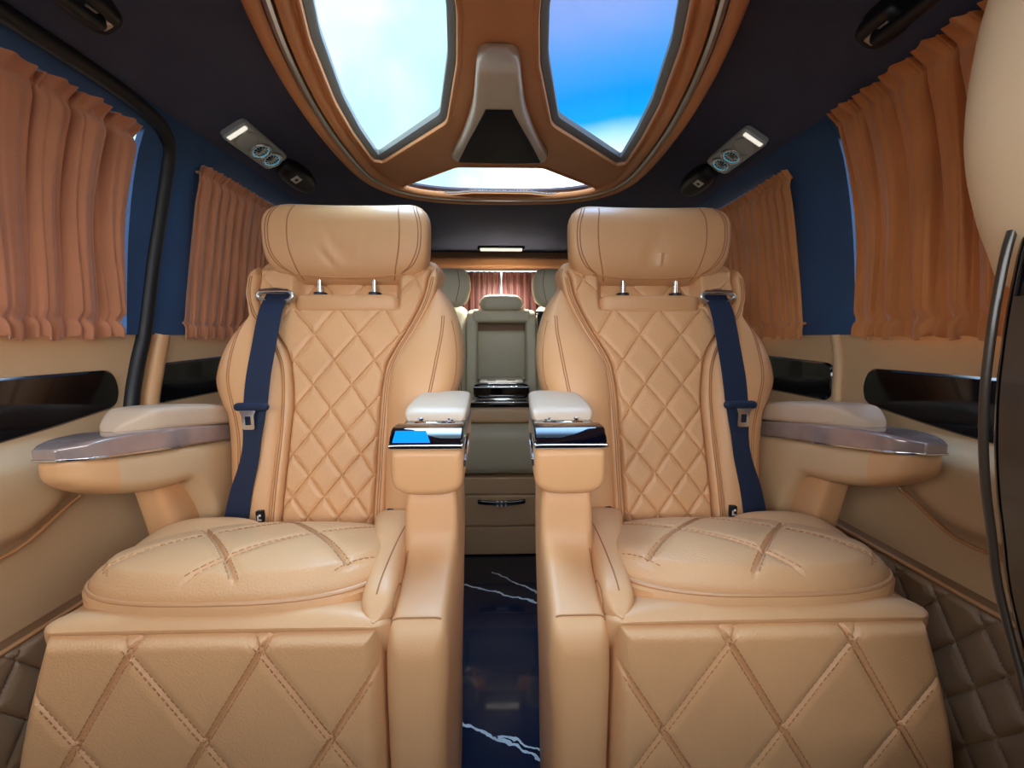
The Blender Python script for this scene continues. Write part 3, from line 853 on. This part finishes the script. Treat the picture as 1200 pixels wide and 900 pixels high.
# ------------------------------------------------------------------ vent panels, domed covers, handles on the ceiling slope
def slope_frame(s, x, y, out=0):
    z = float(czf(x)); dz = (float(czf(x + .01)) - float(czf(x - .01))) / .02
    b = Vector((s * 1, 0, s * 0 + dz)).normalized()          # across, outwards
    t = Vector((0, 1, 0))                                     # along
    nrm = b.cross(t) if s < 0 else t.cross(b)
    if nrm.z > 0: nrm = -nrm
    M = Matrix((b, t, nrm)).transposed().to_4x4()
    M.translation = Vector((s * x, y, z)) + nrm * out
    return M
def ring_path(cx, cy, r, z, n=32): return [(cx + r * math.cos(a), cy + r * math.sin(a), z) for a in np.linspace(0, 2 * PI, n, endpoint=False)]
for s, side in ((-1, 'left'), (1, 'right')):
    M = slope_frame(s, .578, .985)
    v = thing('ceiling_vent_panel', f'grey ceiling panel with two cyan-ringed round air vents above the {side} captain seat', 'air vent', tuple(M.translation), 'ceiling vent panels')
    hw, hl = .032, .083
    mk('housing', xform(prism(round_poly([(-hw, -hl), (hw, -hl), (hw, hl), (-hw, hl)], .012), -.004, .014, 'z', .004), M), ventgrey, v)
    mk('reading_lamp', xform(rbox(-.024, .024, -.079, -.069, .011, .0165, .002), M), lampw, v, label='white lamp strip')
    sp = mk('speaker_disc', xform(prism(ring_path(0, -.042, .024, 0)and [(p[0], p[1]) for p in ring_path(0, -.042, .024, 0)], .010, .0165, 'z', .0015), M), ventgrey, v)
    mk('speaker_ring', xform(tube(ring_path(0, -.042, .025, .0145), .0018, closed=True), M), satin, sp)
    for cy in (.008, .053):
        ring = mk('air_nozzle', xform(tube(ring_path(0, cy, .0225, .0155), .0035, closed=True, N=10), M), chrome, v, label='round chrome air nozzle')
        mk('nozzle_well', xform(prism([(p[0], p[1]) for p in ring_path(0, cy, .0215, 0)], .010, .0148, 'z'), M), dark, ring)
        mk('cyan_ring', xform(tube(ring_path(0, cy, .0185, .0158), .0013, closed=True), M), cyanem, ring, label='cyan emissive ring')
        hub = mk('nozzle_hub', xform(loft('z', .0145, .0205, -.009, .009, cy - .0035, cy + .0045, n=3, r0=.001, r1=.002, nt=3, N=20), M), satin, ring)
        fins = []
        for k in range(12):
            a = 2 * PI * k / 12 + .2
            p0 = (.008 * math.cos(a), cy + .008 * math.sin(a), .0165); p1 = (.0195 * math.cos(a), cy + .0195 * math.sin(a), .0165)
            fins.append(tube([p0, p1], .0014, N=6))
        mk('nozzle_fins', xform(join(*fins), M), satin, ring)
    M = slope_frame(s, .575, 1.165)
    d = thing('ceiling_fitting', f'black domed ceiling fitting with a small white sticker behind the {side} vent panel', 'ceiling fitting', tuple(M.translation), 'domed ceiling fittings')
    mk('dome', xform(loft('z', -.004, .030, -.034, .034, -.085, .070, n=2.6, r0=.002, r1=.022, nt=5, N=40), M), plastic, d)
    mk('sticker', xform(rbox(-.011, .011, -.048, -.020, .0285, .0312, .0008), M), white, d, label='small white sticker')
    mk('sticker_mark', xform(prism(ring_path(0, -.034, .005, 0) and [(p[0], p[1]) for p in ring_path(0, -.034, .005, 0, 16)], .0310, .0316, 'z'), M), plastic, d)
    M = slope_frame(s, .565, .53)
    h = thing('grab_handle', f'black ceiling grab handle at the top {side} of the cabin', 'grab handle', tuple(M.translation), 'black grab handles')
    for e in (-.07, .07):
        mk('handle_mount', xform(loft('z', -.004, .03, -.026, .026, e - .03, e + .03, n=3, r0=.002, r1=.012, nt=4, N=28), M), plastic, h)
    mk('grip', xform(tube(smooth_path([(0, -.07, .02), (0, -.06, .042), (0, 0, .048), (0, .06, .042), (0, .07, .02)], 8), .009, N=12), M), rubber, h)
    mk('handle_cap', xform(rbox(-.008, .008, .05, .085, .028, .033, .002), M), satin, h)

# ------------------------------------------------------------------ curtains
def side_curtain(s, y0, y1, z1, n_pleat, mt, label, seed, amp=.025):
    rng = np.random.RandomState(seed)
    f1, f2 = rng.uniform(0, 6, 2)
    z0 = .928
    def f(u, v):
        yb = y0 + (y1 - y0) * u
        w = 2 * PI * n_pleat * (u + .014 * np.sin(9 * u + f1) + .010 * np.sin(23 * u + f2)) + (.5 * np.sin(3.2 * v + f2 + 5 * u) + .25 * np.sin(7 * v + 11 * u))
        pinch = np.exp(-((v - .955) / .03) ** 2) + .75 * np.exp(-((v - .085) / .022) ** 2)
        a = amp * (1 - .62 * pinch) * (.72 + .28 * np.sin(13 * u + 2.2 * v + f2))
        fold = np.abs(np.sin(w / 2)) ** .8 + .22 * np.abs(np.sin(w * 1.5 + 2 * v + 1)) + .05 * np.sin(4.3 * w + 6 * v)
        ruff = (v > .96) * .0035 * np.sin(3.0 * w) + (v < .07) * .004 * np.sin(2.5 * w)
        y = yb + .0035 * np.sin(w + .8 + 2 * v) - .012 * np.exp(-((v - .5) / .3) ** 2) * (u - .5)
        z = z0 + (z1 - z0) * v + .004 * np.sin(w) * (v < .02)
        return wx(z) - .014 - a * fold - ruff, y, z
    c = thing('curtain', label, 'curtain', (s * .70, (y0 + y1) / 2, z0), 'pleated side window curtains')
    mk('drape', sheet(f, 46 * int(n_pleat), 60, off=(.0015, 0, 0)), mt, c, s, sharp=80)
    for zz, nm in ((z1 - .016, 'top_cord'), (.962, 'bottom_cord')):
        mk(nm, tube([(float(wx(zz)) - .014, y, zz) for y in np.linspace(y0, y1, 12)], .003), mt, c, s)
side_curtain(-1, .12, .752, 1.305, 13, velvet_l, 'brown velvet curtain on the front left window before the black seal', 2)
side_curtain(-1, .907, 1.70, 1.305, 26, velvet_l, 'brown velvet curtain on the rear left window beside the left headrest', 3, .014)
side_curtain(1, .12, .764, 1.345, 13, velvet_r, 'orange velvet curtain on the front right window beside the pale front seat', 4)
side_curtain(1, .905, 1.70, 1.305, 26, velvet_r, 'orange velvet curtain on the rear right window beside the right headrest', 5, .014)

# ------------------------------------------------------------------ rear wall, rear window, rear curtains
struct('wall_rear', join(rbox(-.76, .76, YR - .02, YR + .02, 0, 1.08), rbox(-.76, .76, YR - .02, YR + .02, 1.325, 1.46), rbox(-.76, -.60, YR - .02, YR + .02, 1.08, 1.325), rbox(.60, .76, YR - .02, YR + .02, 1.08, 1.325)),
       beige, 'beige rear wall around the curtained rear window', 'wall')
struct('window_5', rbox(-.61, .61, YR - .004, YR + .004, 1.07, 1.335, .001), pane, 'wide rear window behind the red brown curtains', 'window')
trim(loft('x', -.66, .66, 2.26, 2.335, 1.325, 1.385, n=4, r0=.02, r1=.02, nt=10), rooftan, 'brown header rail over the rear window')
for s, side in ((-1, 'left'), (1, 'right')):
    rng = np.random.RandomState(10 + s)
    def f(u, v):
        x = .006 + u * .58; z = 1.02 + v * (.288 - .0 * u)
        w = 2 * PI * 15 * (u + .02 * np.sin(9 * u + s))
        return x - .004 * np.exp(-((v - .8) / .15) ** 2) * (1 - u) ** 6, YR - .055 + .009 * np.sin(w + v) + .003 * np.sin(2.2 * w), z
    c = thing('curtain', f'red brown {side} half of the rear window curtain behind the bench', 'curtain', (s * .3, YR - .05, 1.02), 'rear window curtains')
    mk('drape', sheet(f, 300, 30, off=(0, .0015, 0)), velvet_b, c, s, sharp=80)
    mk('top_cord', tube([(s * x, YR - .05, 1.297) for x in np.linspace(.006, .586, 10)], .003), velvet_b, c)
lamp = thing('rear_ceiling_lamp', 'thin lit strip lamp on the dark ceiling before the rear window', 'lamp', (0, 2.20, 1.42))
mk('lamp_housing', loft('x', -.13, .13, 2.17, 2.225, 1.404, 1.428, n=5, r0=.01, r1=.01, nt=4), plastic, lamp)
mk('diffuser', loft('x', -.115, .115, 2.166, 2.20, 1.4005, 1.412, n=5, r0=.004, r1=.004, nt=4), lampw, lamp, label='lit white diffuser')

ld = bpy.data.lights.new('rear_lamp_light', 'AREA'); ld.shape = 'RECTANGLE'; ld.size = .22; ld.size_y = .03; ld.energy = 4.0; ld.color = (1, .95, .86); ld.spread = math.radians(80)
lo = bpy.data.objects.new('rear_lamp_light', ld); COL.objects.link(lo); lo.parent = lamp
lo.location = (0, -.02, -.025); lo.rotation_euler = (0, 0, 0)
# ------------------------------------------------------------------ rear bench
bench = thing('rear_bench', 'sage beige rear bench with drawer base and folded armrest behind the captain seats', 'bench', (0, 1.8, 0))
YB = 1.545
mk('bench_base', rbox(-.64, .64, YB + .012, 2.10, 0, .345, .004), benchtan, bench)
for z0, z1 in ((.004, .130), (.2735, .345)):
    mk('fascia_panel', loft('x', -.30, .30, YB, YB + .05, z0, z1, n=14, r0=.003, r1=.003, nt=4), benchtan, bench)
dr = mk('drawer', loft('x', -.30, .30, YB - .002, YB + .05, .134, .2695, n=14, r0=.003, r1=.003, nt=4), benchtan, bench)
hnd = [(-.105, .0), (-.05, .006), (0, .0075), (.05, .006), (.105, .0)]
mk('drawer_handle', loft('x', -.100, .100, lambda x: YB - .016, YB - .001, lambda x: .2395 + .008 * (x / .1) ** 2 - .009, lambda x: .2395 + .008 * (x / .1) ** 2 + .009, n=4, r0=.004, r1=.004, nt=16, N=24), piano, dr, label='curved black drawer handle')
for e in (-.018, 0.0, .018):
    mk('handle_emblem', loft('x', e - .005, e + .005, YB - .019, YB - .012, .227, .252, n=6, r0=.001, r1=.001, nt=2, N=20), chrome, dr, label='chrome emblem block')
mk('bench_cushion', loft('x', -.158, .158, YB - .005, 2.05, .347, .560, n=6, r0=.012, r1=.012, nt=12, N=64), rearlea, bench)
for s in (-1, 1):
    cu = mk('bench_cushion', loft('x', .162, .64, YB - .03, 2.05, .347, .575, n=5, r0=.03, r1=.03, nt=16, N=64), rearlea, bench, s)
    bb = mk('bench_backrest', loft('z', .52, 1.10, .185, [(.52, .63), (.9, .63), (1.10, .58)], [(.52, 1.96), (.7, 1.99), (1.10, 2.10)], [(.52, 2.14), (1.1, 2.24)], n=4, r0=.03, r1=.05, nt=26, N=64), rearlea, bench, s)
    B = BVHTree.FromPolygons([Vector(x) for x in WORLD[bb][0]], WORLD[bb][1])
    for dx in (0, .012):
        a = smooth_path([(.21 + dx, 1, .58), (.215 + dx, 1, .72), (.235 + dx, 1, .84), (.28 + dx, 1, .91), (.36, 1, .94), (.46, 1, .945)], 8)
        a[:, 0] *= s
        mk('seam', tube(drop(B, a, (0, 1, 0), 0, .0003), .0022, N=6), thread, bb)
    mk('bench_back_stile', loft('z', .56, 1.075, .128, .186, [(.56, 1.985), (.7, 2.0), (1.08, 2.075)], 2.22, n=6, r0=.02, r1=.03, nt=16), rearlea, bench, s)
    hr = mk('rear_headrest', loft('z', 1.085, 1.285, lambda z: .330 - float(pl(z, [(1.08, .13), (1.12, .155), (1.2, .17), (1.29, .155)])), lambda z: .330 + float(pl(z, [(1.08, .13), (1.12, .155), (1.2, .17), (1.29, .155)])), 2.02, 2.11, n=3, r0=.04, r1=.045, nt=16, N=48), rearlea, bench, s)
    B = BVHTree.FromPolygons([Vector(x) for x in WORLD[hr][0]], WORLD[hr][1])
    for e in (-1, 1):
        a = smooth_path([(.33 + e * .105, 1, 1.27), (.33 + e * .115, 1, 1.2), (.33 + e * .095, 1, 1.11)], 8); a[:, 0] *= s
        mk('seam', tube(drop(B, a, (0, 1, 0), 0, .0003), .0018, N=6), thread, hr)
    mk('headrest_post', tube([(s * .28, 2.07, 1.06), (s * .28, 2.07, 1.11)], .007), chrome, bench)
    mk('headrest_post', tube([(s * .38, 2.07, 1.06), (s * .38, 2.07, 1.11)], .007), chrome, bench)
mk('bench_back_rail', loft('x', -.150, .150, 2.055, 2.22, 1.005, 1.078, n=5, r0=.01, r1=.01, nt=8), rearlea, bench)
mk('recess_panel', loft('x', -.132, .132, lambda x: 2.10, 2.21, .58, .965, n=8, r0=.012, r1=.012, nt=8), rearlea, bench)
mk('recess_ledge', loft('x', -.132, .132, 2.135, 2.21, .95, 1.02, n=8, r0=.004, r1=.004, nt=4), browncare, bench)
mk('rear_headrest', loft('x', -.120, .120, 2.03, 2.115, lambda x: 1.068 + .0 * x, lambda x: 1.152 - .02 * (abs(x) / .12) ** 4, n=3.2, r0=.045, r1=.045, nt=14, N=48), rearlea, bench)
fa = mk('folding_armrest', loft('y', 1.615, 2.08, -.142, .142, .562, .628, n=7, r0=.018, r1=.01, nt=12, N=48), benchtan, bench, label='tan fold-down armrest')
tray = mk('tray', loft('y', 1.635, 1.98, -.135, .135, .626, .650, n=9, r0=.006, r1=.006, nt=6), piano, fa, label='gloss black tray')
mk('tray_edge', loft('y', 1.631, 1.70, -.137, .137, .6485, .6525, n=9, r0=.001, r1=.001, nt=4), chrome, fa)
box = mk('control_box', loft('y', 1.70, 1.95, -.126, .126, .655, .725, n=5, r0=.014, r1=.012, nt=8, N=48), piano, fa, label='gloss black control box')
mk('box_trim', loft('y', 1.694, 1.95, -.128, .128, .706, .711, n=10, r0=.002, r1=.002, nt=4), chrome, fa)
mk('box_top', loft('y', 1.72, 1.93, -.100, .100, .722, .732, n=8, r0=.004, r1=.004, nt=4), satin, fa)
for e in (-.045, .045):
    mk('box_button', rbox(e - .02, e + .02, 1.74, 1.765, .730, .735, .001), plastic, fa)
mk('box_foot', rbox(-.11, .11, 1.705, 1.90, .648, .657, .002), chrome, fa)
rb = thing('rear_belt', 'short black belt with metal end on the right shoulder of the rear bench', 'seat belt', (.20, 2.05, 1.0))
mk('belt_webbing', loft('z', .93, 1.055, .190, .225, [(.93, 2.028), (1.055, 2.062)], [(.93, 2.034), (1.055, 2.07)], n=8, r0=.002, r1=.002, nt=6), plastic, rb)
mk('belt_anchor', loft('x', .178, .232, 2.045, 2.068, 1.045, 1.066, n=4, r0=.004, r1=.004, nt=4), plastic, rb)
mk('belt_clip', rbox(.184, .198, 2.036, 2.05, 1.046, 1.056, .001), chrome, rb)

# ------------------------------------------------------------------ front passenger seat at the right edge
fs = thing('front_passenger_seat', 'pale beige front seat with gloss black side shell cut off by the right edge', 'seat', (.52, .29, 0))
hin = [(.96, .42), (1.0, .398), (1.02, .386), (1.04, .377), (1.06, .369), (1.087, .363), (1.12, .361), (1.16, .363), (1.193, .369), (1.25, .385), (1.33, .42)]
mk('headrest', loft('z', .965, 1.33, [(z, x - .001) for z, x in hin], .625, .215, .342, n=3, r0=.02, r1=.05, nt=40, N=72), frontbeige, fs, label='pale beige headrest')
sin_ = [(.10, .572), (.40, .542), (.62, .467), (.733, .423), (.767, .414), (.807, .403), (.853, .394), (.90, .389), (.94, .388), (.993, .390), (1.03, .397)]
mk('backrest', loft('z', .52, 1.05, [(a, b + .010) for a, b in sin_], .650, .175, .28, n=4, r0=.03, r1=.03, nt=40, N=64), frontbeige, fs)
mk('side_shell', loft('z', .40, 1.035, sin_, .66, .225, .302, n=5, r0=.03, r1=.02, nt=50, N=72), piano, fs, label='gloss black seat shell')
edge = [(float(pl(z, sin_)) + .0005, .294, z) for z in np.linspace(.45, 1.01, 50)]
mk('shell_edge', tube(edge, .003, N=10), smoke, fs, label='dark bronze shell edge')
mk('shell_panel', sheet(lambda u, v: (pl(.46 + .50 * v, sin_) - .0015, .245 + .038 * u, .46 + .50 * v), 6, 60, off=(.004, 0, 0)), smoke, fs, label='smoked brown side panel')
mk('seat_cushion', loft('y', -.25, .28, .42, .61, .36, .50, n=5, r0=.05, r1=.02, nt=12), frontbeige, fs)
mk('pedestal', loft('z', 0, .38, .44, .60, -.15, .25, n=8, r0=.01, r1=.01, nt=4), plastic, fs)

# ------------------------------------------------------------------ daylight
W = bpy.data.worlds.new('daylight'); SC.world = W
W.use_nodes = True
nt = W.node_tree; nt.nodes.clear()
out = nt.nodes.new('ShaderNodeOutputWorld'); bg = nt.nodes.new('ShaderNodeBackground')
tc = nt.nodes.new('ShaderNodeTexCoord'); sp = nt.nodes.new('ShaderNodeSeparateXYZ')
nt.links.new(tc.outputs['Generated'], sp.inputs[0])
nz = nt.nodes.new('ShaderNodeTexNoise'); nz.inputs['Scale'].default_value = 3.0; nz.inputs['Detail'].default_value = 4
nt.links.new(tc.outputs['Generated'], nz.inputs['Vector'])
def wm(op, a, b=None, clamp=False):
    n = nt.nodes.new('ShaderNodeMath'); n.operation = op; n.use_clamp = clamp
    for i, v in enumerate((a, b)):
        if v is None: continue
        if isinstance(v, (int, float)): n.inputs[i].default_value = v
        else: nt.links.new(v, n.inputs[i])
    return n.outputs[0]
def wr(v, a, b, c=0, d=1):
    n = nt.nodes.new('ShaderNodeMapRange'); n.interpolation_type = 'SMOOTHSTEP'
    n.inputs['From Min'].default_value, n.inputs['From Max'].default_value = a, b
    n.inputs['To Min'].default_value, n.inputs['To Max'].default_value = c, d
    nt.links.new(v, n.inputs['Value']); return n.outputs['Result']
def wmix(f, a, b):
    n = nt.nodes.new('ShaderNodeMix'); n.data_type = 'RGBA'
    for i, v in ((0, f), (6, a), (7, b)):
        if isinstance(v, tuple): n.inputs[i].default_value = v if len(v) == 4 else v + (1,)
        else: nt.links.new(v, n.inputs[i])
    return n.outputs[2]
zz = wm('ADD', sp.outputs[2], wm('MULTIPLY', wm('SUBTRACT', nz.outputs['Fac'], .5), .07))
ramp = nt.nodes.new('ShaderNodeValToRGB')
cr = ramp.color_ramp
for p_, c in ((.0, (255, 255, 255)), (.40, (252, 255, 255)), (.425, (190, 240, 252)), (.45, (20, 175, 250)), (.49, (20, 160, 250)), (.54, (80, 165, 245)), (.60, (140, 170, 230)), (.66, (160, 172, 220)), (.8, (150, 190, 240))):
    e = cr.elements.new(p_); e.color = lin(c)
cr.elements.remove(cr.elements[-1]) if cr.elements[-1].position == 1.0 else None
nt.links.new(zz, ramp.inputs[0])
cloud = wmix(wr(nz.outputs['Fac'], .40, .62), (1.05, 1.25, 1.25), (.70, 1.15, 1.2))      # bright cloud on the left
leftm = wr(sp.outputs[0], -.06, .06)
br = nt.nodes.new('ShaderNodeVectorMath'); br.operation = 'SCALE'; br.inputs['Scale'].default_value = 2.85
nt.links.new(ramp.outputs['Color'], br.inputs[0])
sky = wmix(leftm, cloud, br.outputs[0])
zen = wr(sp.outputs[2], .72, .9)
sky = wmix(zen, sky, (14, 22, 32))  # zenith boosted out of view to brighten cushions and headrests
front = wr(sp.outputs[1], .12, -.12)
fsky = wmix(wr(sp.outputs[2], .34, .62), (5.6, 5.8, 5.9), (1.5, 1.9, 2.3))               # unseen front band boosted to light the seats, bluer higher up
fsky = wmix(wr(sp.outputs[2], .04, -.04), fsky, (.40, .36, .32))                       # front dimmed below the horizon to darken the leg rests
sky = wmix(front, sky, fsky)
low = wr(sp.outputs[2], .0, -.10)
sky = wmix(low, sky, (.40, .36, .32))
nt.links.new(sky, bg.inputs['Color']); bg.inputs['Strength'].default_value = 1.0
nt.links.new(bg.outputs[0], out.inputs['Surface'])

SC.view_settings.view_transform = 'Standard'
SC.view_settings.look = 'None'
SC.view_settings.gamma = 1
SC.view_settings.use_curve_mapping = False
SC.view_settings.exposure = 0.18
SC.cycles.max_bounces = 8
SC.cycles.transparent_max_bounces = 12
SC.cycles.use_denoising = True
SC.cycles.caustics_reflective = False
SC.cycles.sample_clamp_indirect = 6
